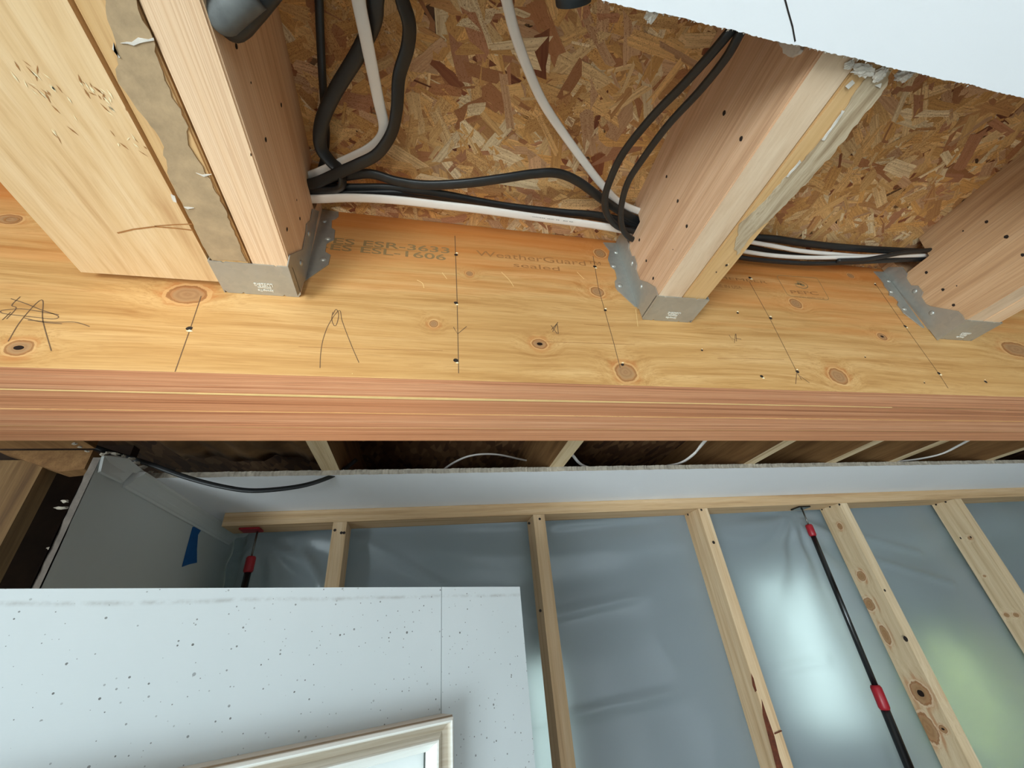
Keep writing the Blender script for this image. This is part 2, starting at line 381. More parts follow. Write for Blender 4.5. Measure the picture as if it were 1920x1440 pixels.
# drywall ceilings with ragged cut edges
def ragged(x0, x1, yfun, h0, h1, yfar, amp, step, name, mat, emat):
    bm = bmesh.new(); xs = np.arange(x0, x1+step, step); lo = []; hi = []
    for i, x in enumerate(xs):
        j = amp*(random.random()-.5)+amp*.8*math.sin(x*31)*math.sin(x*77+1)
        j2 = j+amp*1.2*(random.random()-.3)
        y = yfun(x); sgn = 1 if yfar < y else -1
        lo.append(bm.verts.new((x, y+j*sgn, CH+h0))); hi.append(bm.verts.new((x, y+j2*sgn, CH+h1)))
    fl = bm.verts.new((xs[0], yfar, CH+h0)); fr_ = bm.verts.new((xs[-1], yfar, CH+h0))
    gl = bm.verts.new((xs[0], yfar, CH+h1)); gr = bm.verts.new((xs[-1], yfar, CH+h1))
    bm.faces.new([fl]+lo+[fr_]); bm.faces.new([gl]+hi+[gr])
    for i in range(len(xs)-1):
        bm.faces.new((lo[i], lo[i+1], hi[i+1], hi[i])).material_index = 1
    bm.faces.new((fl, gl, gr, fr_)); bm.faces.new((fl, lo[0], hi[0], gl)); bm.faces.new((fr_, lo[-1], hi[-1], gr))
    bmesh.ops.triangulate(bm, faces=[f for f in bm.faces if len(f.verts) > 4])
    return shell(name, bm, [mat, emat])
near = ragged(-1.0, 3.0, lambda x: .0845, HC, HC+.0125, Y0+.12, .0008, .002, 'ceiling', M['drywall'], M['gypsum'])
far = ragged(-.62, X1, lambda x: 1.026-.008*(x+.65)/2, HC, HC+.0125, Y1, .0018, .004, 'ceiling_beyond_the_beam', M['drywall'], M['gypsum'])
# pencil line on the near ceiling drywall
def ribbon(bm, pts, wd, up):
    pts = [Vector(p) for p in pts]; n = Vector(up); prev = None
    for i, p in enumerate(pts):
        d = pts[min(i+1, len(pts)-1)]-pts[max(i-1, 0)]; s = d.cross(n).normalized()*wd/2
        a, b = bm.verts.new(p+s), bm.verts.new(p-s)
        if prev: bm.faces.new((prev[0], a, b, prev[1]))
        prev = (a, b)
bm = bmesh.new(); ribbon(bm, [pZ(1470, -8, HC-.0002), pZ(1478, 22, HC-.0002), pZ(1486, 50, HC-.0002), pZ(1491, 78, HC-.0002)], .0011, (0, 0, 1))
part('pencil_line', bm, M['hole'], near)

# ------------------------------------------------------------------ strand board subfloor
def make_osb():
    V, F, C, U = [], [], [], []
    pal = [(rgb(236,188,124), 26), (rgb(224,170,102), 24), (rgb(240,202,146), 15), (rgb(200,148,94), 12), (rgb(250,224,178), 10), (rgb(176,120,80), 7),
           (rgb(134,76,52), 3), (rgb(106,54,40), 1.5), (rgb(214,170,128), 14), (rgb(190,134,98), 6)]
    cols = [p[0] for p in pal]; pr = np.array([p[1] for p in pal], float); pr /= pr.sum()
    def add(cx, cyy, L, W, a, z, tilt, c):
        n = 4; pts = []
        def e(s): return W/2*(1+.25*(random.random()-.5))*s
        top = [(-L/2+L*k/n, e(1)) for k in range(n+1)]
        bot = [(L/2-L*k/n, e(-1)) for k in range(n+1)]
        sk = (random.random()-.5)*W*1.3; sk2 = (random.random()-.5)*W*1.3
        ring = [(x+(sk if x > L/2-1e-6 else (sk2 if x < -L/2+1e-6 else 0)), y) for x, y in top]
        ring += [(L/2+random.uniform(-.3, .3)*W, 0)]
        ring += [(x+(-sk if x > L/2-1e-6 else (-sk2 if x < -L/2+1e-6 else 0))*.5, y) for x, y in bot]
        ring += [(-L/2+random.uniform(-.3, .3)*W, 0)]
        ca, sa = math.cos(a), math.sin(a); b = len(V); idx = []
        ou, ov = random.random()*9, random.random()*9
        for x, y in ring:
            V.append((cx+x*ca-y*sa, cyy+x*sa+y*ca, z+tilt*y)); idx.append(len(V)-1); C.append(c); U.append((x+ou, y+ov))
        F.append(idx)
    zt = CH+ZT
    bx0, bx1, by0, by1 = -.52, 1.32, -.08, .46
    N = 14500
    for k in range(N):
        t = k/N
        big = random.random() < .5
        L = random.uniform(.025, .07) if big else random.uniform(.008, .035); W = random.uniform(.007, .020) if big else random.uniform(.0015, .006)
        a = random.gauss(.35, .75) if random.random() < .8 else random.uniform(0, 6.28)
        c = np.array(cols[rng.choice(len(cols), p=pr)])*random.uniform(.78, 1.12)
        add(random.uniform(bx0, bx1), random.uniform(by0, by1), L, W, a, zt-.0003-.0011*t, random.uniform(-.02, .02), tuple(c))
    me = bpy.data.meshes.new('face_strands'); me.from_pydata(V, [], F); me.validate()
    at = me.color_attributes.new('strand', 'FLOAT_COLOR', 'POINT')
    at.data.foreach_set('color', np.array([(*c, 1) for c in C], np.float32).ravel())
    uvl = me.uv_layers.new(name='grain'); li = np.zeros(len(me.loops), np.int32); me.loops.foreach_get('vertex_index', li)
    uvl.data.foreach_set('uv', np.array(U, np.float32)[li].ravel())
    return me
sub = thing('subfloor_panel', (0, 0, CH+ZT), 'strand board subfloor panel of brown wood flakes lying over the joists and the beam', 'board')
part('board', box(bmesh.new(), X0, X1, Y0, Y1, CH+ZT, CH+ZT+.019), M['osbfar'], sub)
link('face_strands', make_osb(), M['osb'], sub); sub.children[-1]['kind'] = 'stuff'

# ------------------------------------------------------------------ the laminated beam
BX0, BX1 = -1.6, 3.4
beam = thing('laminated_beam', (.5, YF, CH+ZB), 'long four-ply laminated veneer beam with stamped lettering on its tan face', 'beam')
ys = [YF, .4635, .5085, .553, YB]; drop = [0, .0012, .0005, .001]
for i in range(4):
    bm = box(bmesh.new(), BX0, BX1, ys[i]+(.0004 if i else 0), ys[i+1]-.0004, CH+ZB+drop[i], CH+ZT-.002, 0)
    for f in bm.faces:
        f.material_index = 0 if (i == 0 and abs(f.normal.y) > .9) else 1
    bm.normal_update()
    for f in bm.faces:
        if f.calc_center_median().y < YF+.001: f.material_index = 0
    q = part('ply', bm, [M['beam_face'], M['beam_edge'] if i % 2 == 0 else M['beam_edge2']], beam, bevel=.0008)
    if i == 0: bply = q
bm = bmesh.new(); p0 = pZ(-60, 727, ZB-.0001)
prv = None
for k in range(40):                               # pale proud veneer along the first seam
    x = -.75+k*.045; wdt = .0004+.0030*math.exp(-((x-.0)/.28)**2)+.0003*random.random()
    a = bm.verts.new((x, .4645, CH+ZB-.0002)); b = bm.verts.new((x, .4645+wdt, CH+ZB-.0002))
    if prv: bm.faces.new((prv[0], a, b, prv[1]))
    prv = (a, b)
prism(bm, [(-.7, .4642, CH+ZB), (.75, .4642, CH+ZB), (.75, .4647, CH+ZB), (-.7, .4647, CH+ZB)], (0, 0, .003))
part('pale_veneer_edge', bm, M['veneer'], beam)
# pencil marks
e = YF-.00025
def marks(name, polys, wd, m, y=e):
    bm = bmesh.new()
    for pl in polys: ribbon(bm, [pY(a, b, y) for a, b in pl], wd, (0, 1, 0))
    return part(name, bm, m, bply)
sp = lambda P, s=6: [tuple(v[:2]) for v in catmull([Vector((*p, 0)) for p in P], s)]
marks('pencil_line', [[(377,555),(357,615),(328,697)]], .0009, M['pencil'])
marks('pencil_line', [[(853,442),(857,560),(860,700)],[(850,613),(858,626),(875,612)]], .0010, M['pencil'])
marks('pencil_line', [[(1112,480),(1122,540),(1136,590),(1150,640),(1163,690)]], .0009, M['pencil'])
marks('pencil_line', [[(1405,528),(1444,598),(1494,697),(1503,712)],[(1494,697),(1492,720)],[(1500,705),(1518,718)]], .0009, M['pencil'])
marks('pencil_line', [[(1640,530),(1697,612),(1760,700),(1778,728)]], .0009, M['pencil'])
marks('pencil_scribble', [sp([(15,640),(40,600),(78,562),(80,600),(96,658)]), sp([(20,560),(45,568),(75,580),(108,592),(100,598),(60,594),(8,588),(4,582),(40,579),(80,585),(110,590)]),
       sp([(45,596),(80,604),(116,607)]), sp([(52,600),(100,604),(140,604),(168,612)]), sp([(38,556),(22,572),(30,578),(12,598)]), [(4,600),(20,585)]], .0009, M['pencil'])
marks('pencil_scribble', [sp([(600,690),(601,665),(606,635),(618,605),(636,582),(641,600),(650,625),(662,655),(673,680)]),
       sp([(624,585),(622,598),(626,610),(631,608),(635,590),(630,580),(624,590)])], .0008, M['pencil'])
marks('pencil_scribble', [[(1033,610),(1045,626)],[(1034,618),(1044,607)],[(1046,604),(1036,622),(1047,626),(1045,608)]], .001, M['pencil'])
marks('pencil_scribble', [[(1367,628),(1377,643),(1379,626)],[(1373,634),(1381,640),(1380,626)],[(1379,634),(1390,636)]], .0009, M['pencil'])
marks('shallow_scratch', [sp([(782,525),(792,531),(795,540)]), sp([(940,510),(955,525),(963,537)]), sp([(829,511),(838,523)]), [(1192,580),(1196,612)], sp([(1082,510),(1095,523)]),
       sp([(660,700),(700,690),(712,688)])[:1]+[(661,701)]], .0007, M['veneer'])
marks('fine_grain_line', [[(1345,672),(1400,673),(1470,674)],[(1095,608),(1150,612)],[(1000,640),(1095,643),(1190,646)],[(560,650),(700,655),(830,657)]], .0006, M['ink_brown'])
# nail holes with lifted splinters
def holes(pts, cast, parent, nrm, r=.0032, splint=True, asp=.8):
    n = Vector(nrm)
    a = n.orthogonal().normalized(); b = n.cross(a)
    if abs(n.y) > .9: a, b = Vector((1, 0, 0)), Vector((0, 0, 1))
    elif abs(n.x) > .9: a, b = Vector((0, 1, 0)), Vector((0, 0, 1))
    for q in pts:
        bm = bmesh.new(); rr = r*(q[2] if len(q) > 2 else 1)
        c = cast(q[0], q[1])+n*.0003
        bm.faces.new([bm.verts.new(c+(a*math.cos(t)+b*asp*math.sin(t))*rr*random.uniform(.85, 1.1)) for t in [k*.628 for k in range(10)]])
        if splint:
            d = c+n*.0001+b*rr*random.choice((-1, 1))*1.1+a*rr*.4; s = rr*random.uniform(.5, 1.1)
            f = bm.faces.new([bm.verts.new(d+a*s), bm.verts.new(d+b*s*.4+n*.001), bm.verts.new(d-a*s), bm.verts.new(d-b*s*.35)]); f.material_index = 1
        part('nail_hole', bm, [M['hole'], M['splinter']], parent)
holes([(855,478),(855,568),(855,676,1.1),(355,616,1.1),(1115,500),(1135,582,.8),(1167,684,.8),(1406,521),(1445,597),(1495,697),(1383,587,.7),(1428,706,.9),
       (1316,657,.6),(1641,534,.8),(1697,612),(1760,700),(1848,716),(1733,718,.5),(1622,670,.5)], lambda x, y: pY(x, y, YF), bply, (0, -1, 0))

def text(s, a, b, h, m, parent, cast_y=e, bold=0, name='stamp'):
    """lettering on the beam face: left baseline pixel a, right baseline pixel b, letter height h (m)"""
    cu = bpy.data.curves.new('t', 'FONT'); cu.body = s; cu.size = 1; cu.offset = bold; cu.resolution_u = 4
    o = bpy.data.objects.new('t', cu); COL.objects.link(o); bpy.context.view_layer.update()
    me = bpy.data.meshes.new_from_object(o.evaluated_get(bpy.context.evaluated_depsgraph_get()))
    bpy.data.objects.remove(o); me.name = name
    co = np.zeros(len(me.vertices)*3); me.vertices.foreach_get('co', co); co = co.reshape(-1, 3)
    x0, x1 = co[:, 0].min(), co[:, 0].max()
    A, B = pY(*a, cast_y), pY(*b, cast_y)
    out = np.zeros_like(co); f = (co[:, 0]-x0)/(x1-x0)
    out[:, 0] = A.x+(B.x-A.x)*f; out[:, 2] = A.z+(B.z-A.z)*f+co[:, 1]/.69*h; out[:, 1] = cast_y
    me.vertices.foreach_set('co', out.ravel()); me.update()
    return link(name, me, m, parent)
text('ICC-ES ESR-3633', (530, 448), (843, 475), .0118, M['ink'], bply, bold=.012)
text('ICC-ES ESL-1606', (524, 459), (836, 488), .0118, M['ink'], bply, bold=.012)
text('WeatherGuard\u2122', (893, 479), (1128, 501), .0118, M['ink_brown'], bply)
text('sealed', (963, 500), (1050, 508), .0095, M['ink_brown'], bply)
text('MEMBER', (1348, 522), (1440, 532), .006, M['ink_brown'], bply)
text('MADE IN USA', (1328, 536), (1392, 542), .0065, M['ink_brown'], bply)
text('O', (2, 416), (32, 418), .011, M['ink_brown'], bply)
text('PEFC', (1484, 550), (1536, 553), .0075, M['ink_brown'], bply, bold=.02)
text('www.pefc.org', (1490, 557), (1546, 560), .003, M['ink_brown'], bply)
# certification logo: rounded outline, ring, leaf and arrow shapes
c4 = [pY(a, b, e) for a, b in ((1455,516),(1532,521),(1556,563),(1478,555))]
def rr_loop(c, k=.12):
    out = []
    for i in range(4):
        p, q, s = c[i], c[i-1], c[(i+1) % 4]
        for t in (0, .25, .5, .75, 1):
            a = p+(q-p)*k; b = p+(s-p)*k
            out.append(a*(1-t)**2+p*2*t*(1-t)+b*t*t)
    return out+[out[0]]
bm = bmesh.new(); ribbon(bm, rr_loop(c4), .0010, (0, 1, 0))
cc = pY(1502, 534, e); R1, R2 = .0135, .0085
ribbon(bm, [cc+Vector((R1*math.cos(t), 0, R2*math.sin(t))) for t in np.linspace(-2.9, 2.0, 26)], .0016, (0, 1, 0))
for (ox, oz, s, g) in ((-.008, .001, .0055, .5), (-.0025, .003, .005, 1.1), (.003, .0, .005, 1.1)):
    q = cc+Vector((ox, 0, oz)); bm.faces.new([bm.verts.new(q+Vector((s*math.cos(t), 0, g*s*.6*math.sin(t)))) for t in np.linspace(0, 5.6, 9)])
part('logo', bm, M['ink'], bply)

# ------------------------------------------------------------------ joists
JY0 = -2.3
def joist_ply(x0, x1, m, parent, mb=None, notch=(.345, .398, .522), y1=YF-.0012, h=HJ, bev=.0016):
    z0, z1 = CH+h, CH+ZT-.0015
    a, b, c = notch
    prof = [(JY0, z0), (y1, z0), (y1, z1), (b, z1), (b-.004, CH+c), (a+.006, CH+c), (a, z1), (JY0, z1)]
    bm = bmesh.new(); prism(bm, [(x0, y, z) for y, z in prof], (x1-x0, 0, 0))
    bmesh.ops.recalc_face_normals(bm, faces=bm.faces)
    es = [ed for ed in bm.edges if abs((ed.verts[0].co-ed.verts[1].co).y) > 1 and ed.verts[0].co.z < z0+.001]
    bmesh.ops.bevel(bm, geom=es, offset=bev, segments=2, affect='EDGES')
    bm.normal_update()
    for f in bm.faces:
        if mb and f.calc_center_median().z < z0+.0004: f.material_index = 1
    return part('ply', bm, [m, mb] if mb else m, parent)
def holes_s(pts, X, parent, sgn=-1, r=.0020): return holes(pts, lambda x, y: pX(x, y, X), parent, (sgn, 0, 0), r, False, 1.2)
def blob_patch(name, px, h, m, parent, n=(0, 0, -1), jit=.0009, thick=.0006, cast=None):
    P = [cast(x, y) if cast else pZ(x, y, h) for x, y in px]; out = []
    for i in range(len(P)):
        a, b = P[i], P[(i+1) % len(P)]; k = max(1, int((b-a).length/.004))
        for j in range(k):
            q = a.lerp(b, j/k); v = Vector((random.gauss(0, jit), random.gauss(0, jit), random.gauss(0, jit)))
            out.append(q+(v-Vector(n)*v.dot(Vector(n))))
    bm = bmesh.new(); prism(bm, out, Vector(n)*thick)
    return part(name, bm, m, parent)

j1 = thing('double_joist', (-.2, 0, CH+HJ), 'doubled joist at left, pale new ply beside an old one covered in brown torn paper', 'joist', 'doubled ceiling joists')
j1a = joist_ply(-.2395, -.2005, M['old'], j1); j1b = joist_ply(-.1985, -.1575, M['new'], j1)
blob_patch('torn_paper', [(188,-40),(196,0),(206,40),(215,75),(222,110),(218,130),(222,152),(240,180),(255,200),(276,225),(305,265),(308,290),(318,330),(333,365),(352,400),(372,440),(386,468),(398,488),(415,486),
            (462,489),(452,465),(443,440),(432,420),(425,395),(412,375),(398,345),(383,320),(372,300),(352,270),(352,245),(340,205),(322,180),(312,150),(300,125),(292,95),(288,70),(268,40),(258,15),(245,-40)],
           HJ-.0003, M['paper'], j1a, jit=.0006, thick=.0009)
for px in (([(228,84),(250,78),(262,72),(290,74),(288,80),(262,82),(240,84)]), ([(213,82),(218,92),(226,108),(222,108),(214,95)]), ([(370,326),(398,328),(385,331)]), ([(322,365),(324,378),(331,380),(328,368)]), [(345,388),(365,390),(352,392)]):
    blob_patch('plaster_smear', px, HJ-.0014, M['plaster'], j1a, jit=.0007, thick=.0006)
holes_s([(443,87),(527,197),(498,262),(470,290,.6),(538,430,1.0),(562,410,.9),(556,375,.6),(470,155,.5)], -.1575, j1b, 1, .0022)

j2 = thing('double_joist', (.35, 0, CH+HJ), 'doubled joist at centre, pinkish tan face with nail holes, its old ply streaked grey green', 'joist', 'doubled ceiling joists')
j2a = joist_ply(.311, .3500, M['pink'], j2, M['litbottom']); j2b = joist_ply(.3515, .389, M['old'], j2, h=HJ+.001)
blob_patch('grey_residue', [(1376,468),(1382,440),(1384,422),(1410,398),(1440,370),(1475,330),(1505,300),(1530,272),(1550,250),(1575,215),(1600,180),(1618,150),(1640,130),(1668,134),(1662,160),(1640,190),(1600,240),(1560,290),(1510,345),(1450,405),(1410,440),(1382,478)],
           HJ+.0007, M['greypaper'], j2b, jit=.0008, thick=.0008)
for px in ([(1540,262),(1556,240),(1580,205),(1584,207),(1562,240),(1546,262)], [(1586,160),(1598,150),(1602,155),(1590,168)], [(1640,160),(1652,156),(1650,166)], [(1474,330),(1500,300),(1502,303),(1478,332)]):
    blob_patch('plaster_smear', px, HJ-.0006, M['plaster'], j2b, jit=.0005, thick=.0006)
holes_s([(1358,212,1.3),(1390,260,1.2),(1250,331),(1271,377,1.1),(1288,424,1.1),(1199,450,1.1),(1212,489),(1225,522,1.1),(1262,468,.4)], .311, j2a)
holes([(1362,497,1.0),(1343,510,.6)], lambda x, y: pZ(x, y, HJ), j2b, (0, 0, -1), .002, True)

j3 = thing('double_joist', (.918, 0, CH+HJ), 'doubled joist at the right edge with a tan grainy side dotted by nail holes', 'joist', 'doubled ceiling joists')
j3a = joist_ply(.879, .9170, M['tan'], j3, M['litbottom']); joist_ply(.9185, .957, M['new'], j3)
holes_s([(1850,416,1.2),(1887,444,1.3),(1918,478,1.2),(1737,511,1.2),(1768,543,1.2),(1788,572,1.1),(1806,433,.6),(1794,536,.5)], .879, j3a)

old = thing('timber_header', (-.31, 0, CH+.395), 'wide smooth yellow timber at far left with gouged underside ending at the beam', 'timber')
bm = box(bmesh.new(), -.385, -.2455, JY0, .4085, CH+.393, CH+ZT-.0015)
part('timber', bm, M['yellow'], old, bevel=.004)
def gouge(px, n):
    bm = bmesh.new(); cs = [pZ(x, y, .3928) for x, y in px]
    for i in range(n):
        c = cs[0].lerp(cs[1], random.random()) + Vector((random.gauss(0, .004), random.gauss(0, .006), 0))
        L = random.uniform(.003, .009); wd = random.uniform(.0003, .0008); a = random.gauss(1.35, .35)
        d = Vector((math.cos(a), math.sin(a), 0)); s = Vector((-d.y, d.x, 0)); m = i % 2
        f = bm.faces.new([bm.verts.new(c-d*L/2), bm.verts.new(c+s*wd), bm.verts.new(c+d*L/2), bm.verts.new(c-s*wd)]); f.material_index = m
        for v in f.verts: v.co.z += -.0001*m
    return part('gouge', bm, [M['ink_brown'], M['splinter']], old)
gouge([(50,145),(115,180)], 26); gouge([(160,165),(205,190)], 24); gouge([(225,265),(260,270)], 9); gouge([(80,245),(150,250)], 5)
bm = bmesh.new(); ribbon(bm, [pZ(*q, .3927) for q in ((220,437),(250,430),(290,425),(330,428),(362,432))], .0016, (0, 0, 1)); ribbon(bm, [pZ(*q, .3927) for q in ((290,424),(330,421),(360,420))], .0012, (0, 0, 1))
part('check_crack', bm, M['ink_brown'], old)

# ------------------------------------------------------------------ joist hangers
def hanger(label, bend, X, side, face, seat, nails_f, nails_s, sgn, xr, legend):
    """sgn -1: the visible side flange is on the left of the joist, 1: on the right"""
    t = thing('joist_hanger', (X, YF, CH+HJ), label, 'joist hanger', 'galvanised joist hangers')
    th = .0013
    bm = bmesh.new(); prism(bm, [pX(a, b, X+sgn*.0002) for a, b in side], (sgn*th, 0, 0)); sf_o = part('side_flange', bm, M['galv'], t)
    bm = bmesh.new(); prism(bm, [pY(a, b, YF-.0004) for a, b in face], (0, -th, 0)); ff_o = part('face_flange', bm, M['galv'], t)
    x0, x1 = sorted((X+sgn*(th+.0002), xr))
    y0, y1 = .3705, YF-.0004; zz = CH+HJ-.0003
    pr = [(x0, y0), (x0+.012, y0), (x0+.014, y0+.0015), (x0+.016, y0), (x1-.020, y0), (x1-.018, y0+.002), (x1-.016, y0), (x1, y0), (x1, y1-.006), (x1-.004, y1),
          (x1-.018, y1), (x1-.020, y1-.0022), (x1-.022, y1), (x0+.022, y1), (x0+.020, y1-.0022), (x0+.018, y1), (x0+.003, y1), (x0, y1-.004)]
    bm = bmesh.new(); prism(bm, [(x, y, zz) for x, y in pr], (0, 0, -th)); 
    # the folded-up side hidden behind the joist
    xb = xr; box(bm, min(xb, xb-sgn*th), max(xb, xb-sgn*th), y0, y1, zz-th, zz+.035)
    seat_o = part('seat', bm, M['galv'], t)
    def nail(c, n, to, name='nail'):
        bm = bmesh.new(); n = Vector(n); a = n.orthogonal().normalized(); b = n.cross(a); R = .0042; rings = []
        for rr, hh in ((1, 0), (.98, .0006), (.7, .0016), (.25, .0021)):
            rings.append([bm.verts.new(c+n*hh+(a*math.cos(q)+b*math.sin(q))*R*rr) for q in [k*.5236 for k in range(12)]])
        for A, B in zip(rings, rings[1:]):
            for k in range(12): bm.faces.new((A[k], A[(k+1) % 12], B[(k+1) % 12], B[k]))
        bm.faces.new(rings[-1]); part(name, bm, M['galv'], to, smooth=True)
    for a, b in nails_f: nail(pY(a, b, YF-.0017), (0, -1, 0), ff_o)
    for a, b in nails_s: nail(pX(a, b, X+sgn*.0015), (sgn, 0, 0), sf_o)
    # embossed lines of lettering on the seat
    cx, cyy = (x0+x1)/2+.004, YF-.02
    for k, (s, hh) in enumerate(legend):
        cu = bpy.data.curves.new('t', 'FONT'); cu.body = s; cu.size = hh; cu.extrude = .0006; cu.offset = .0001; cu.align_x = 'CENTER'; cu.resolution_u = 2
        o = bpy.data.objects.new('t', cu); COL.objects.link(o); bpy.context.view_layer.update()
        me = bpy.data.meshes.new_from_object(o.evaluated_get(bpy.context.evaluated_depsgraph_get())); bpy.data.objects.remove(o)
        me.name = 'embossed_lettering'
        # legible from below, reading towards the beam
        me.transform(Matrix.Translation((cx, cyy+k*.0052, zz-th-.0001)) @ Matrix.Rotation(math.pi, 4, 'X') @ Matrix.Rotation(math.pi if True else 0, 4, 'Z'))
        link('embossed_lettering', me, M['emboss'], seat_o)
    return t
z1 = lambda L: [(x/6+380, y/6+380) for x, y in L]
hanger('steel hanger with a dark right flange carrying the doubled joist at left', None, -.1572,
       z1([(1230,70),(1210,200),(1165,240),(1160,330),(1120,525),(1060,550),(970,590),(945,715)])+[(556,555),(562,545)]+z1([(1130,890),(1145,880),(1300,95)]),
       z1([(1290,95),(1330,80),(1530,110),(1530,160),(1500,185),(1455,200),(1450,290),(1490,315),(1480,420),(1440,440),(1395,465),(1380,560),(1440,595),(1415,700),(1150,885),(1135,880)]),
       None, z1([(1365,205),(1410,400),(1355,635)]), z1([(1195,350),(1105,680)]), 1, -.2415, [('LUS28-2', .006), ('Simpson', .0045), ('Strong-Tie', .004)])
z2 = lambda L: [(x/4.8+1100, y/4.8+430) for x, y in L]
hanger('steel hanger with its notched left flange facing out, carrying the centre joist', None, .3105,
       z2([(265,125),(300,60),(325,38),(360,75),(385,130),(383,170),(410,245),(430,240),(455,320),(447,365),(480,455),(545,475),(620,520),(648,600),(510,808),(480,720),(445,705)]),
       z2([(148,122),(270,128),(450,700),(435,700),(270,545),(255,515),(252,470),(270,450),(262,400),(250,365),(215,340),(205,310),(190,270),(200,225),(205,195),(175,160)]),
       None, z2([(265,205),(243,328),(300,505)]), z2([(405,305),(487,515)]), -1, .391, [('LUS28-2', .006), ('Simpson', .0045), ('Strong-Tie', .004)])
z3 = lambda L: [(x/6+1600, y/6+430) for x, y in L]
hanger('steel hanger at the right edge, its left flange catching a bright fold line', None, .8785,
       z3([(335,485),(400,425),(560,425),(575,455),(612,495),(600,550),(650,630),(730,635),(790,710),(768,760),(820,840),(870,865),(1180,920),(1230,965),(1268,1035),(950,1250),(860,1130),(790,1110)]),
       z3([(225,478),(340,482),(795,1110),(780,1112),(555,940),(530,900),(490,850),(500,815),(450,760),(400,745),(395,700),(345,640),(330,600),(290,550)]),
       None, z3([(395,580),(425,700),(575,895)]), z3([(690,695),(880,940)]), -1, .959, [('LUS28-2', .006), ('Simpson', .0045), ('Strong-Tie', .004)])

# ------------------------------------------------------------------ cables
def cable(name, pts, w, t, m, label, group, cast='Z', nrm=(0, 0, -1), kind_cat='cable', twist=None):
    """pts: (x, y, value) pixels with the plane value they hang in"""
    f = {'Z': pZ, 'X': pX, 'Y': pY}[cast]
    P = catmull([f(*p) for p in pts], 9); nr = Vector(nrm); bm = bmesh.new(); rings = []
    n = len(P); K = 14
    for i, p in enumerate(P):
        d = (P[min(i+1, n-1)]-P[max(i-1, 0)]).normalized(); s = d.cross(nr).normalized(); u = s.cross(d)
        if twist:
            a = np.interp(i/(n-1), [q[0] for q in twist], [math.radians(q[1]) for q in twist])
            s, u = s*math.cos(a)+u*math.sin(a), u*math.cos(a)-s*math.sin(a)
        ring = []
        for k in range(K):
            a = 2*math.pi*k/K; c, q = math.cos(a), math.sin(a)
            ex = (abs(c)**.7)*(1 if c > 0 else -1)*w/2; ey = (abs(q)**.85)*(1 if q > 0 else -1)*t/2
            ring.append(bm.verts.new(p+s*ex+u*ey))
        rings.append(ring)
    for A, B in zip(rings, rings[1:]):
        for k in range(K): bm.faces.new((A[k], A[(k+1) % K], B[(k+1) % K], B[k]))
    bm.faces.new(rings[0]); bm.faces.new(rings[-1][::-1])
    return tag(part(name, bm, m, None, smooth=True), label, 'cable', group)
BK, WH = 'black cables between the joists', 'white cables between the joists'
cable('electrical_cable', [(594,-60,.548),(598,0,.55),(602,100,.552),(608,200,.553),(612,260,.553),(604,310,.55),(590,335,.545),(570,345,.543)], .0085, .006, M['black'],
      'thin straight black cable hanging closest to the left joist, beside the big loop', BK)
cable('electrical_cable', [(712,-60,.50),(704,0,.505),(700,40,.51),(672,100,.52),(632,165,.528),(608,215,.53),(600,250,.53),(603,280,.53),(622,305,.528),(636,318,.525),(642,338,.522),(638,352,.52),(615,358,.525),(570,358,.53)], .0155, .006, M['black'],
      'wide black flat cable curling in a loop and doubling back towards the left joist', BK, twist=[(0,0),(.45,0),(.6,60),(.75,75),(.9,30),(1,0)])
cable('electrical_cable', [(664,-60,.49),(672,0,.495),(684,60,.50),(698,130,.51),(710,190,.52),(720,238,.525),(712,262,.53),(688,282,.532),(640,305,.535),(602,322,.535),(560,338,.535)], .0125, .0045, M['white'],
      'white cable dropping beside the black loops and bending left at its foot', WH)
cable('electrical_cable', [(742,-50,.495),(754,0,.50),(767,45,.505),(764,90,.51),(748,145,.513),(744,205,.515),(734,250,.516),(708,288,.516),(672,308,.516),(640,322,.518),(600,340,.522),(565,350,.525)], .0145, .006, M['black'],
      'black cable forming the outer right bend of the loops, crossing over the white one', BK, twist=[(0,50),(.3,20),(.5,30),(.75,0),(1,0)])
cable('electrical_cable', [(560,338,.54),(600,338,.538),(650,330,.535),(695,326,.53),(745,340,.525),(800,347,.52),(870,344,.515),(940,335,.515),(1000,326,.518),(1045,325,.52),(1085,341,.525),(1130,374,.53),(1170,400,.535),(1215,425,.54)], .0125, .0065, M['black'],
      'black cable arching across the bay above the others between left and centre joists', BK)
cable('electrical_cable', [(560,352,.536),(600,350,.536),(660,352,.534),(720,352,.532),(780,357,.53),(840,366,.532),(900,378,.535),(960,388,.537),(1050,398,.538),(1130,405,.538),(1215,428,.54)], .0115, .006, M['black'],
      'black cable running low across the bay just under the arching one', BK)
cable('electrical_cable', [(560,366,.53),(600,366,.53),(660,363,.53),(740,362,.53),(800,366,.534),(860,376,.538),(930,387,.542),(1020,398,.545),(1120,408,.545),(1215,434,.545)], .0105, .006, M['black'],
      'black cable pressed against the lower white cable for the width of the left bay', BK)
w8 = cable('electrical_cable', [(560,373,.525),(600,373,.524),(660,371,.522),(740,375,.52),(830,385,.52),(900,393,.521),(1000,407,.524),(1100,420,.528),(1180,433,.532),(1215,440,.534)], .0125, .0045, M['white'],
      'lowest white cable with faint printed lettering, stretched across the left bay near the beam', WH)
cable('electrical_cable', [(938,-50,.50),(950,0,.505),(965,60,.51),(990,130,.518),(1020,195,.525),(1060,255,.53),(1100,310,.535),(1130,348,.538),(1165,382,.54),(1215,402,.54)], .0105, .005, M['white'],
      'single white cable sweeping down from the top centre to the centre joist', WH)
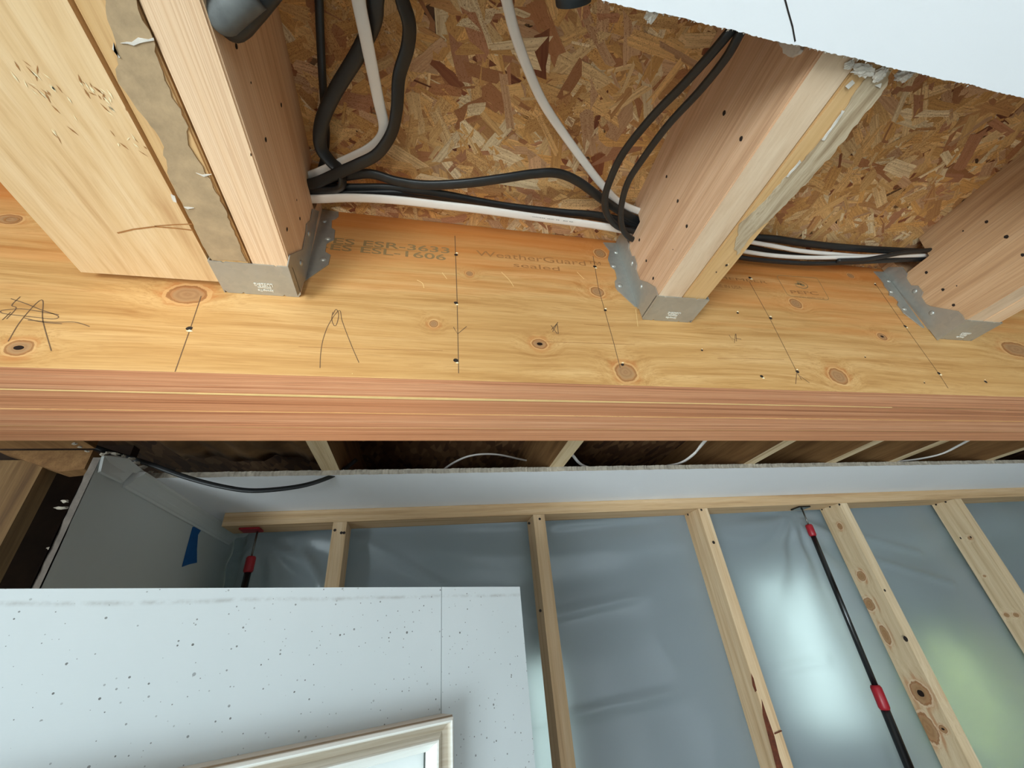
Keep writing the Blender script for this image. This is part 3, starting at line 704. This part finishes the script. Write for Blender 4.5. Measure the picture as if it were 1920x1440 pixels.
cable('electrical_cable', [(1400,25,.43),(1370,58,.43),(1330,105,.44),(1280,160,.455),(1220,222,.475),(1168,288,.492),(1143,340,.502),(1134,375,.508),(1140,405,.515),(1165,428,.52),(1212,436,.53)], .0095, .006, M['black'],
      'black cable left of a pair, curving down beside the centre joist from the drywall', BK)
cable('electrical_cable', [(1412,28,.425),(1388,62,.425),(1360,110,.433),(1310,172,.45),(1252,235,.468),(1205,298,.485),(1176,345,.497),(1164,395,.505),(1168,430,.51),(1185,448,.515),(1212,455,.52)], .0085, .006, M['black'],
      'black cable right of a pair, hanging closest to the centre joist side', BK)
GR = 'cables crossing the right bay'
cable('electrical_cable', [(1350,436,.545),(1400,444,.545),(1450,448,.545),(1500,455,.545),(1560,462,.545),(1640,468,.545),(1760,474,.545)], .0135, .007, M['black'],
      'upper thick black cable in the right bay between centre and right joists', GR)
cable('electrical_cable', [(1350,440,.537),(1405,453,.536),(1450,461,.535),(1500,470,.535),(1560,476,.536),(1640,480,.538),(1760,470,.542)], .0072, .005, M['white'],
      'upper of two white cables in the right bay', GR)
cable('electrical_cable', [(1350,462,.53),(1395,471,.529),(1450,479,.528),(1520,483,.528),(1600,482,.529),(1670,480,.531),(1780,478,.535)], .0072, .005, M['white'],
      'lower of two white cables in the right bay', GR)
cable('electrical_cable', [(1350,462,.545),(1400,464,.545),(1460,475,.545),(1540,484,.545),(1640,482,.542),(1760,476,.54)], .0115, .006, M['black'],
      'black cable tucked behind the two white cables in the right bay', GR)
cable('electrical_cable', [(1350,470,.528),(1385,482,.526),(1440,489,.525),(1520,494,.524),(1600,492,.526),(1680,488,.53),(1780,484,.535)], .0085, .006, M['black'],
      'lowest black cable in the right bay, sagging just above the beam', GR)
cable('electrical_cable', [(1570,489,.523),(1620,487,.523),(1660,480,.524),(1700,473,.527),(1780,466,.533)], .0085, .006, M['black'],
      'short twisted black cable crossing over the white ones at the right joist', GR)
bm = bmesh.new()                                  # printed legend on the lowest white cable (too small to read in the photo)
A, B = pZ(876, 391, .5183), pZ(1075, 417, .5240)
k = 0.0
while k < 1:
    wd = random.uniform(.006, .014)
    if random.random() < .8:
        p, q = A.lerp(B, k), A.lerp(B, min(1, k+wd)); up = Vector((0, -.0012, 0))
        bm.faces.new([bm.verts.new(v) for v in (p, q, q+up, p+up)])
    k += wd+.006
part('printed_legend', bm, M['greyprint'], w8)
# cables beyond the beam
cable('electrical_cable', [(150,815,.96),(165,832,.97),(200,846,.98),(280,870,.985),(350,895,.99),(420,913,.995),(480,920,1.0),(560,912,1.01),(612,897,1.025),(645,880,1.05),(668,862,1.06)], .0105, .007, M['black'],
      'black cable drooping below the cut ceiling beyond the beam, left side', None, 'Y', (0, -1, 0))
cable('electrical_cable', [(1345,800,.44),(1318,831,.44),(1300,852,.42),(1275,868,.41),(1235,876,.40)], .012, .005, M['white'], 'white cable curving down between the rear joists, first one right of centre', None)
cable('electrical_cable', [(1840,812,.42),(1800,834,.42),(1765,851,.412),(1720,861,.405),(1670,867,.398)], .013, .005, M['white'], 'long white cable crossing the rearmost joists near the right edge', None)
cable('electrical_cable', [(1060,835,.44),(1075,855,.43),(1090,871,.42),(1115,880,.41)], .009, .005, M['white'], 'short white cable end beside the rear joist near the centre', None)
cable('electrical_cable', [(820,890,.46),(850,868,.47),(885,854,.48),(930,852,.49),(980,862,.50),(1010,868,.50)], .007, .005, M['white'], 'dim white cable arching in the dark cavity left of centre beyond the beam', None)

# ------------------------------------------------------------------ black tool ends at the top of the picture
def grip(pts, rad, flat, label, name='tool_handle'):
    P = catmull([pZ(*p) for p in pts], 7); n = len(P); bm = bmesh.new(); K = 20; rings = []
    for i, p in enumerate(P):
        d = (P[min(i+1, n-1)]-P[max(i-1, 0)]).normalized(); s = d.cross(Vector((0, 0, -1))).normalized(); u = s.cross(d)
        f = i/(n-1); r = np.interp(f, *rad)
        rings.append([bm.verts.new(p+s*math.cos(a)*r+u*math.sin(a)*r*flat) for a in [2*math.pi*k/K for k in range(K)]])
    for A, B in zip(rings, rings[1:]):
        for k in range(K): bm.faces.new((A[k], A[(k+1) % K], B[(k+1) % K], B[k]))
    bm.faces.new(rings[0]); bm.faces.new(rings[-1][::-1])
    o = part(name, bm, M['rubber'], None, smooth=True); tag(o, label, 'tool'); return o, P
g, P = grip([(404,50,.405),(440,16,.406),(480,-20,.409),(530,-64,.415),(600,-130,.425)], ([0, .02, .05, .10, .2, .45, .7, 1], [.003, .0105, .0140, .0158, .0165, .0145, .0115, .010]), .6,
     'black rubber tool handle with a rounded scuffed end beside the left joist')
bm = bmesh.new(); tube(bm, [p+Vector((-.0035, .001, -.0062)) for p in P[2:16]], [.003, .0085, .0105]+[.0115]*11, 16); part('scuffed_pad', bm, M['rubber_edge'], g, smooth=True)
g2, P = grip([(1076,8,.40),(1076,6,.40),(1076,-8,.40),(1078,-40,.40),(1082,-90,.41)], ([0, .04, .2, .5, 1], [.001, .009, .013, .014, .013]), .7,
     'tip of a black rounded tool just showing at the top edge of the photo')

# ------------------------------------------------------------------ plaster lumps where the near drywall was cut
def lump(px, h, r, label, n=26):
    c = pZ(*px, h); bm = bmesh.new(); bmesh.ops.create_icosphere(bm, subdivisions=3, radius=1)
    for v in bm.verts:
        k = 1+.35*math.sin(v.co.x*7+v.co.y*5+c.x*90)*math.cos(v.co.z*6+v.co.x*4)+random.uniform(-.12, .12)
        v.co = Vector((c.x+v.co.x*r[0]*k, c.y+v.co.y*r[1]*k, c.z+v.co.z*r[2]*k))
    return part('plaster_lump', bm, M['plaster'], near)
lump((1620,132), HJ-.003, (.010, .004, .002), ''); lump((1592,122), HJ-.002, (.004, .003, .0015), ''); lump((1650,140), HJ-.002, (.005, .005, .002), '')
lump((1694,140), HJ+.004, (.0065, .005, .005), '')
c = pX(1486, 96, .3105)
blob_patch('plaster_patch', [(1458,76),(1468,88),(1478,104),(1487,110),(1500,102),(1508,92),(1505,84),(1492,80)], 0, M['plaster'], j2a, n=(-1, 0, 0), jit=.0005, thick=.003, cast=lambda x, y: pX(x, y, .3108))
lump((1222,22), HC+.008, (.004, .006, .004), '')
# paper fuzz along both cut edges
def fuzz(x0, x1, y, h, n, parent, sg):
    bm = bmesh.new()
    for i in range(n):
        x = random.uniform(x0, x1); L = random.uniform(.0006, .0022); a = random.uniform(-1, 1); z = CH+h+random.uniform(0, .012)
        p = Vector((x, y, z)); d = Vector((math.sin(a)*.8, sg*1.0, random.uniform(-.3, .6)))*L; s = Vector((random.uniform(.0004, .0012), 0, 0))
        bm.faces.new([bm.verts.new(p-s), bm.verts.new(p+s), bm.verts.new(p+d)])
    o = part('paper_fuzz', bm, M['plaster'], parent); o['kind'] = 'stuff'
fuzz(.1, .75, .0845, HC, 420, near, 1); fuzz(-.45, 2.2, 1.022, HC, 500, far, -1)

# ------------------------------------------------------------------ rear joists, framing and wall beyond the beam
for k, (x0, x1, lab) in enumerate(((-.243, -.202, 'rear joist left of centre showing its pale underside beside the black droopy cable'),
                                   (.332, .372, 'rear joist near the centre with a short white cable end at its right'),
                                   (.936, .976, 'rear joist third from the left seen beyond the beam'),
                                   (1.235, 1.273, 'rear joist fourth from the left seen beyond the beam'),
                                   (1.478, 1.516, 'rear joist behind the long white cable at right'),
                                   (1.90, 1.94, 'rearmost joist at the right edge beyond the beam'))):
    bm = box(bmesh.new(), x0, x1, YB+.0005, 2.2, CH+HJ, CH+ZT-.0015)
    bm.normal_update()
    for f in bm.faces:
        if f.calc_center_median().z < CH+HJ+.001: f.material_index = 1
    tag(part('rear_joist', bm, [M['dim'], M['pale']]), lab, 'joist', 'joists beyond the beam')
WX = -.62
bm = bmesh.new()                                  # interior left wall, cut ragged at its near end
zs = np.arange(0, 2.44+.001, .012); A = []; B = []
for z in zs:
    j = random.uniform(-.0008, .0008)+.002*math.sin(z*9)*math.sin(z*23)
    A.append(bm.verts.new((WX, .895+j, z))); B.append(bm.verts.new((WX-.0125, .895+j+random.uniform(-.001, .0005), z)))
ra, rb = [bm.verts.new((WX, Y1, z)) for z in (0, zs[-1])], [bm.verts.new((WX-.0125, Y1, z)) for z in (0, zs[-1])]
bm.faces.new(A+[ra[1], ra[0]]); bm.faces.new(B+[rb[1], rb[0]])
for i in range(len(zs)-1): bm.faces.new((A[i], A[i+1], B[i+1], B[i])).material_index = 1
bm.faces.new((A[-1], B[-1], rb[1], ra[1]))
bmesh.ops.triangulate(bm, faces=[f for f in bm.faces if len(f.verts) > 4])
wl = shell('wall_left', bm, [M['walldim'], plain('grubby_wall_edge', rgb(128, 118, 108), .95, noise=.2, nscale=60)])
# crown moulding
prof = [(0, -.034), (.004, -.034), (.006, -.030), (.009, -.028), (.013, -.0235), (.0145, -.022), (.0145, -.020), (.021, -.013), (.025, -.009), (.028, -.007), (.031, -.005), (.032, 0), (0, 0)]
bm = bmesh.new(); prism(bm, [(WX+.0005+a, .985, CH+HC-.0003+b) for a, b in prof], (0, .58, 0)); shell('trim_1', bm, M['trimw'])
# torn end of the moulding: broken board and crumbs
bm = bmesh.new()
P = [pX(190,856,WX+.002), pX(212,856,WX+.006), pX(236,862,WX+.014), pX(270,889,WX+.022), pX(246,886,WX+.012), pX(226,906,WX+.003), pX(183,886,WX+.002)]
prism(bm, P, (.003, .002, .003)); part('broken_moulding', bm, M['trimw'], wl)
for (x, y, Y, r) in ((192,852,.89,.006), (203,849,.90,.006), (216,851,.92,.007), (232,855,.94,.007), (246,860,.96,.008), (256,868,.98,.008), (268,876,1.0,.007), (282,886,1.02,.006), (150,838,.86,.005), (140,832,.85,.004), (163,846,.87,.005), (116,952,.91,.009), (121,940,.91,.006), (95,1028,.91,.004)):
    c = pY(x, y, Y); bm = bmesh.new(); bmesh.ops.create_icosphere(bm, subdivisions=2, radius=1); sq = (random.uniform(.6, 1.5), random.uniform(.5, 1), random.uniform(.35, .8))
    for v in bm.verts: k = r*random.uniform(.45, 1.15); v.co = c+Vector((v.co.x*sq[0], v.co.y*sq[1], v.co.z*sq[2]))*k
    part('plaster_crumb', bm, M['gypsum'], wl)
# blue tape
bm = bmesh.new(); prism(bm, [pX(x, y, WX+.0008) for x, y in ((361,988),(371,987),(380,989),(376,995),(371,1003),(369,1030),(369,1055),(355,1058),(341,1063),(350,1028))], (.0006, 0, 0))
tag(part('masking_tape', bm, M['tape']), 'strip of blue masking tape stuck on the grey wall at left', 'tape')
# framing at far left
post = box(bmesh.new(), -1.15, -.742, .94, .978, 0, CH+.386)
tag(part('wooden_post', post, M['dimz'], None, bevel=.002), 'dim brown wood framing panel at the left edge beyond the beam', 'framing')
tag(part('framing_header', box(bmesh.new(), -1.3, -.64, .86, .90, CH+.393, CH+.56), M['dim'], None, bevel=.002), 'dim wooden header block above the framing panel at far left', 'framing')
bm = bmesh.new(); prism(bm, [(-.82, .925, CH+.40), (-.66, .925, CH+.40), (-.66, .925, CH+.36), (-.70, .925, CH+.355)], (0, .03, 0))
tag(part('wooden_block', bm, M['dim'], None), 'small wedge of dim wood between the header and the grey wall end', 'framing')
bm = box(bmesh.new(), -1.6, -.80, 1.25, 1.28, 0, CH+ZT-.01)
tag(part('cavity_backing', bm, M['darkcav'], None), 'dark brown backing seen in the gap left of the grey wall', 'framing')
# kraft paper facing in the dark cavity
bm = bmesh.new(); NX, NY = 30, 12; g_ = []
for j in range(NY+1):
    g_.append([bm.verts.new((-.62+.36*i/NX, .62+.55*j/NY, CH+.48+.008*math.sin(i*.4+j*.5)+.004*math.sin(i*1.1-j)+random.uniform(-.003, .003))) for i in range(NX+1)])
for j in range(NY):
    for i in range(NX): bm.faces.new((g_[j][i], g_[j][i+1], g_[j+1][i+1], g_[j+1][i]))
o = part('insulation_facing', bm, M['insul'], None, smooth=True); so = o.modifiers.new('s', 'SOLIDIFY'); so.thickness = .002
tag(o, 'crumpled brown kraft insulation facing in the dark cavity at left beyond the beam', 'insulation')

# temporary stud wall
YS = 1.313; PZ1 = CH+HC-.0005; PZ0 = PZ1-.037
tag(part('top_plate', box(bmesh.new(), -.548, 6.2, YS, YS+.089, PZ0, PZ1), M['plate'], None, bevel=.003), 'long horizontal top plate of the stud frame under the white ceiling strip', 'lumber')
tag(part('bottom_plate', box(bmesh.new(), -.548, 6.2, YS, YS+.089, 0, .038), M['plate'], None, bevel=.003), 'bottom plate of the stud frame on the floor', 'lumber')
def sk(x, y, rx, rz, h=0): return (pY(x, y, YS), rx*.0011, rz*.0015, h)
studs = [(-.256, [], 'stud left of the white panel corner, first in the row', [(628,994),(640,999),(645,999)]),
         (.349, [], 'second stud, passing just right of the white panel corner', [(1012,973),(992,981),(1013,1145)]),
         (.949, [sk(1338,1017,5,4,1)], 'third stud with a dark strip of bark along its edge', [(1315,956),(1290,965),(1338,1017,1.3)]),
         (1.556, [], 'fourth stud, knotty side, standing right of the long black pole', [(1541,955),(1556,950),(1574,946),(1659,1107),(1698,1198,2)]),
         (2.135, [], 'fifth stud near the right edge of the photo', [(1755,946),(1773,941),(1801,1009),(1820,1007)])]
M['stud_knot'] = None
for i, (x, kk, lab, nl) in enumerate(studs):
    side_k = []
    if i == 3:
        for (a, b, r1, r2, hh) in ((1575,987,6,9,0),(1615,1080,9,13,0),(1630,1133,11,16,0),(1726,1300,17,24,1),(1740,1365,15,30,0),(1768,1367,7,8,1),(1660,1190,8,22,0)):
            side_k.append((pX(a, b, x), r1*.0016, r2*.0012, hh))
    if i == 4:
        for (a, b, r1, r2, hh) in ((1818,1009,4,5,0),(1887,1153,5,6,0),(1905,1153,5,6,0),(1846,1080,3,3,0)): side_k.append((pX(a, b, x), r1*.0016, r2*.0012, hh))
    mt = wood('stud_lumber_%d' % i, rgb(230,208,174), rgb(212,186,148), rgb(170,136,100), 'Z', 1.4, 48, .9, side_k, .65, 20+i*3, .5, plane='YZ') if side_k else \
         wood('stud_lumber_%d' % i, rgb(228,204,168), rgb(210,178,138), rgb(166,128,92), 'Z', 1.4, 48, .9, (), .65, 20+i*3, .6)
    t = thing('wall_stud', (x+.019, YS+.0445, .038), 'upright pale pine ' + lab, 'stud', 'studs of the temporary wall')
    part('stud', box(bmesh.new(), x, x+.038, YS+.0005, YS+.089, .0385, PZ0-.0005), mt, t, bevel=.0035)
    for q in nl:
        bm = bmesh.new()
        onside = (i >= 3 and q[0] < 1575) or (i == 4 and q[0] < 1800) or (i == 2 and q[0] < 1300)
        c = pX(q[0], q[1], x) if onside else pY(q[0], q[1], YS)
        c = c+(Vector((-.0004, 0, 0)) if onside else Vector((0, -.0002, 0))); r = .0042*(q[2] if len(q) > 2 else 1)
        a, b = (Vector((0, 1, 0)), Vector((0, 0, 1))) if onside else (Vector((1, 0, 0)), Vector((0, 0, 1)))
        bm.faces.new([bm.verts.new(c+a*math.cos(u)*r+b*math.sin(u)*r) for u in np.linspace(0, 5.5, 8)])
        part('screw_hole', bm, M['hole'], t)
    if i == 2:
        bm = bmesh.new()
        for px in ([(1408,1262),(1413,1272),(1419,1295),(1416,1298),(1411,1285)], [(1428,1310),(1436,1335),(1452,1380),(1462,1420),(1472,1450),(1458,1450),(1448,1410),(1438,1372),(1430,1340)]):
            bm.faces.new([bm.verts.new(pY(a, b, YS-.0001)) for a, b in px])
        ribbon(bm, [pY(1452,1376,YS-.0015), pY(1466,1370,YS-.004)], .003, (0, 1, 0))
        part('bark', bm, plain('reddish_bark', rgb(96, 46, 24), .9, noise=.4, nscale=80), t)

# plastic sheet with folds
def film():
    bm = bmesh.new(); xs = np.linspace(-.617, 6.1, 560); zs = np.linspace(.02, CH+.372, 230); rows = []
    gather = [(-.47, CH+.325), (1.42, CH+.33), (3.4, CH+.33)]
    fold = [((680,1012),(835,1100)), ((1075,1342),(1390,1268)), ((1430,1262),(1550,1238)), ((985,1360),(1030,1350)), ((660,985),(985,978)), ((1040,985),(1270,965)), ((1600,1000),(1730,1035)), ((1615,1040),(1790,1095)), ((1250,1105),(1000,1165)), ((1580,985),(1640,1130)), ((560,1020),(600,1100))]
    F = [(pY(*a, 1.41), pY(*b, 1.41)) for a, b in fold]
    for z in zs:
        row = []
        for x in xs:
            xx = min(1, max(0, (-.50-x)/.1)); y = 1.418+.17*xx*xx*(3-2*xx)+.010*math.sin(x*2.1+z*1.3)+.006*math.sin(x*5.3-z*3.1)+.003*math.sin(z*17+math.sin(x*3)*3)+.002*math.sin(x*23+z*9)
            for gx, gz in gather:
                dx, dz = x-gx, z-gz; r = math.hypot(dx, dz)+.02; th = math.atan2(dx, -dz)
                y += .012*math.sin(th*11)*math.exp(-r*2.2)*min(1, r*6)
            y += .006*math.sin((z-CH)*42+math.sin(x*4)*1.6)*math.exp(-abs(z-CH-.24)*7)
            for A_, B_ in F:
                ab = B_-A_; p = Vector((x, 0, z)); t = max(0, min(1, ((p.x-A_.x)*ab.x+(p.z-A_.z)*ab.z)/(ab.x**2+ab.z**2)))
                q = A_+ab*t; d = math.hypot(p.x-q.x, p.z-q.z); y -= .011*math.exp(-(d/.011)**2)
            y = max(1.4035, y)
            row.append(bm.verts.new((x, y, z)))
        rows.append(row)
    for A_, B_ in zip(rows, rows[1:]):
        for k in range(len(xs)-1): bm.faces.new((A_[k], A_[k+1], B_[k+1], B_[k]))
    return bm
sh = part('plastic_sheet', film(), M['film'], None, smooth=True)
so = sh.modifiers.new('thickness', 'SOLIDIFY'); so.thickness = .0006
tag(sh, 'milky translucent plastic sheet hung behind the studs, wrinkled, daylight glowing through', 'plastic sheet')

# spring poles holding the sheet
def pole(a, b, col, label, X_at):
    t = thing('spring_pole', (b.x, b.y, .0385), label, 'support pole', 'telescoping dust barrier poles')
    top = a; base = Vector((b.x+(b.x-a.x)*1.2, b.y, .0425)); d = (base-top)
    at = lambda z: top+d*((top.z-z)/(top.z-base.z))
    zc = col
    bm = bmesh.new(); tube(bm, [top, at(zc[0]+.005)], .0028, 8); part('rod', bm, M['steel'], t, True)
    def col_(z, h, r):
        bm = bmesh.new(); tube(bm, [at(z+h), at(z+h*.9), at(z+h*.1), at(z)], [r*.8, r, r, r*.8], 14); part('collar', bm, M['red'], t, True)
    col_(zc[0]-.03, .042, .0125); bm = bmesh.new(); tube(bm, [at(zc[0]-.028), at(zc[1]+.03)], .0088, 14); part('upper_tube', bm, M['polemat'], t, True)
    col_(zc[1]-.03, .062, .0155); bm = bmesh.new(); tube(bm, [at(zc[1]-.02), base], .0125, 14); part('lower_tube', bm, M['polemat'], t, True)
    bm = bmesh.new(); box(bm, top.x-.04, top.x+.012, top.y-.03, top.y+.012, top.z-.002, top.z+.003); part('head_plate', bm, M['polemat'] if X_at else M['red'], t)
    bm = bmesh.new(); tube(bm, [base+Vector((0, 0, .02)), base-Vector((0, 0, .003))], [.014, .022], 14); part('foot', bm, M['rubber'], t)
YP = 1.362
a = pY(1503, 953, YP); b = pY(1640, 1310, YP)
pole(Vector((a.x, YP, PZ0-.004)), Vector((b.x, YP, b.z)), (pY(1516, 990, YP).z, b.z), 'long black telescoping pole with two red collars standing before the plastic sheet', True)
a = pY(482, 1000, YP); b = pY(455, 1100, YP)
pole(Vector((a.x, YP, PZ0-.004)), Vector((b.x, YP, b.z)), (pY(467, 1052, YP).z, 1.5), 'black pole with a red collar at left, mostly hidden by the white panel', False)

# ------------------------------------------------------------------ tall white panel and the framed picture on it
pa = Vector((.152, .700, CH+.07)); pd = Vector((.483, .262, 0)).normalized(); pn = Vector((pd.y, -pd.x, 0))    # pn faces the camera
def P3(s, z, o=0): return pa+pd*s+pn*o+Vector((0, 0, z-(CH+.07)))
def pbox(bm, s0, s1, z0, z1, o0, o1, mi=0):
    prism(bm, [P3(s0, z0, o0), P3(s1, z0, o0), P3(s1, z1, o0), P3(s0, z1, o0)], pn*(o1-o0), mi)
pan = thing('white_panel', P3(-.35, 0, 0), 'tall speckled white painted panel standing in the foreground at lower left', 'panel')
bm = bmesh.new(); pbox(bm, -.1402, 0, .001, CH+.07, -.022, 0); part('board', bm, M['panel'], pan, bevel=.0018)
bm = bmesh.new(); pbox(bm, -1.15, -.1412, .001, CH+.07, -.022, 0); part('board', bm, M['panel'], pan, bevel=.0012)
fr = thing('picture_frame', P3(-.45, CH-.33, 0), 'picture in a silvery white moulded frame hanging on the speckled white panel', 'picture frame')
FR, FT, FL, FB = -.1400, CH-.0668, -.80, CH-.60
profile = [(0, -.0092, .4), (0, .0135, .45), (.0006, .0150, 1.3), (.0012, .0156, 1.0), (.0018, .0190, .15), (.0042, .0205, 0), (.0062, .0195, .3), (.0078, .0150, .8), (.013, .0130, .85), (.0175, .0150, .5), (.0195, .0170, .15), (.0215, .0165, .1), (.0235, .0130, .0), (.028, .0085, 0), (.029, .0050, .1)]
def molding(corner_a, corner_b, ia, ib):
    bm = bmesh.new(); rings = []; lay = bm.verts.layers.float.new('tone')
    for (cs, cz), (is_, iz) in ((corner_a, ia), (corner_b, ib)):
        r = []
        for u, hgt, tone in profile:
            v = bm.verts.new(P3(cs+is_*u, cz+iz*u, .0098+hgt)); v[lay] = tone; r.append(v)
        rings.append(r)
    for k in range(len(profile)-1): bm.faces.new((rings[0][k], rings[0][k+1], rings[1][k+1], rings[1][k]))
    bm.faces.new((rings[0][-1], rings[0][0], rings[1][0], rings[1][-1]))
    for r in rings: bm.faces.new(r)
    return part('frame_rail', bm, M['frame'], fr)
molding((FL, FT), (FR, FT), (1, -1), (-1, -1)); molding((FR, FT), (FR, FB), (-1, -1), (-1, 1))
molding((FR, FB), (FL, FB), (-1, 1), (1, 1)); molding((FL, FB), (FL, FT), (1, 1), (1, -1))
bm = bmesh.new(); pbox(bm, FL+.026, FR-.026, FB+.026, FT-.026, .002, .0052); pm = part('picture_mat', bm, M['mat'], fr)
bm = bmesh.new(); pbox(bm, FL+.09, FR-.046, FB+.09, FT-.054, .0053, .0058); part('print', bm, M['print'], pm)
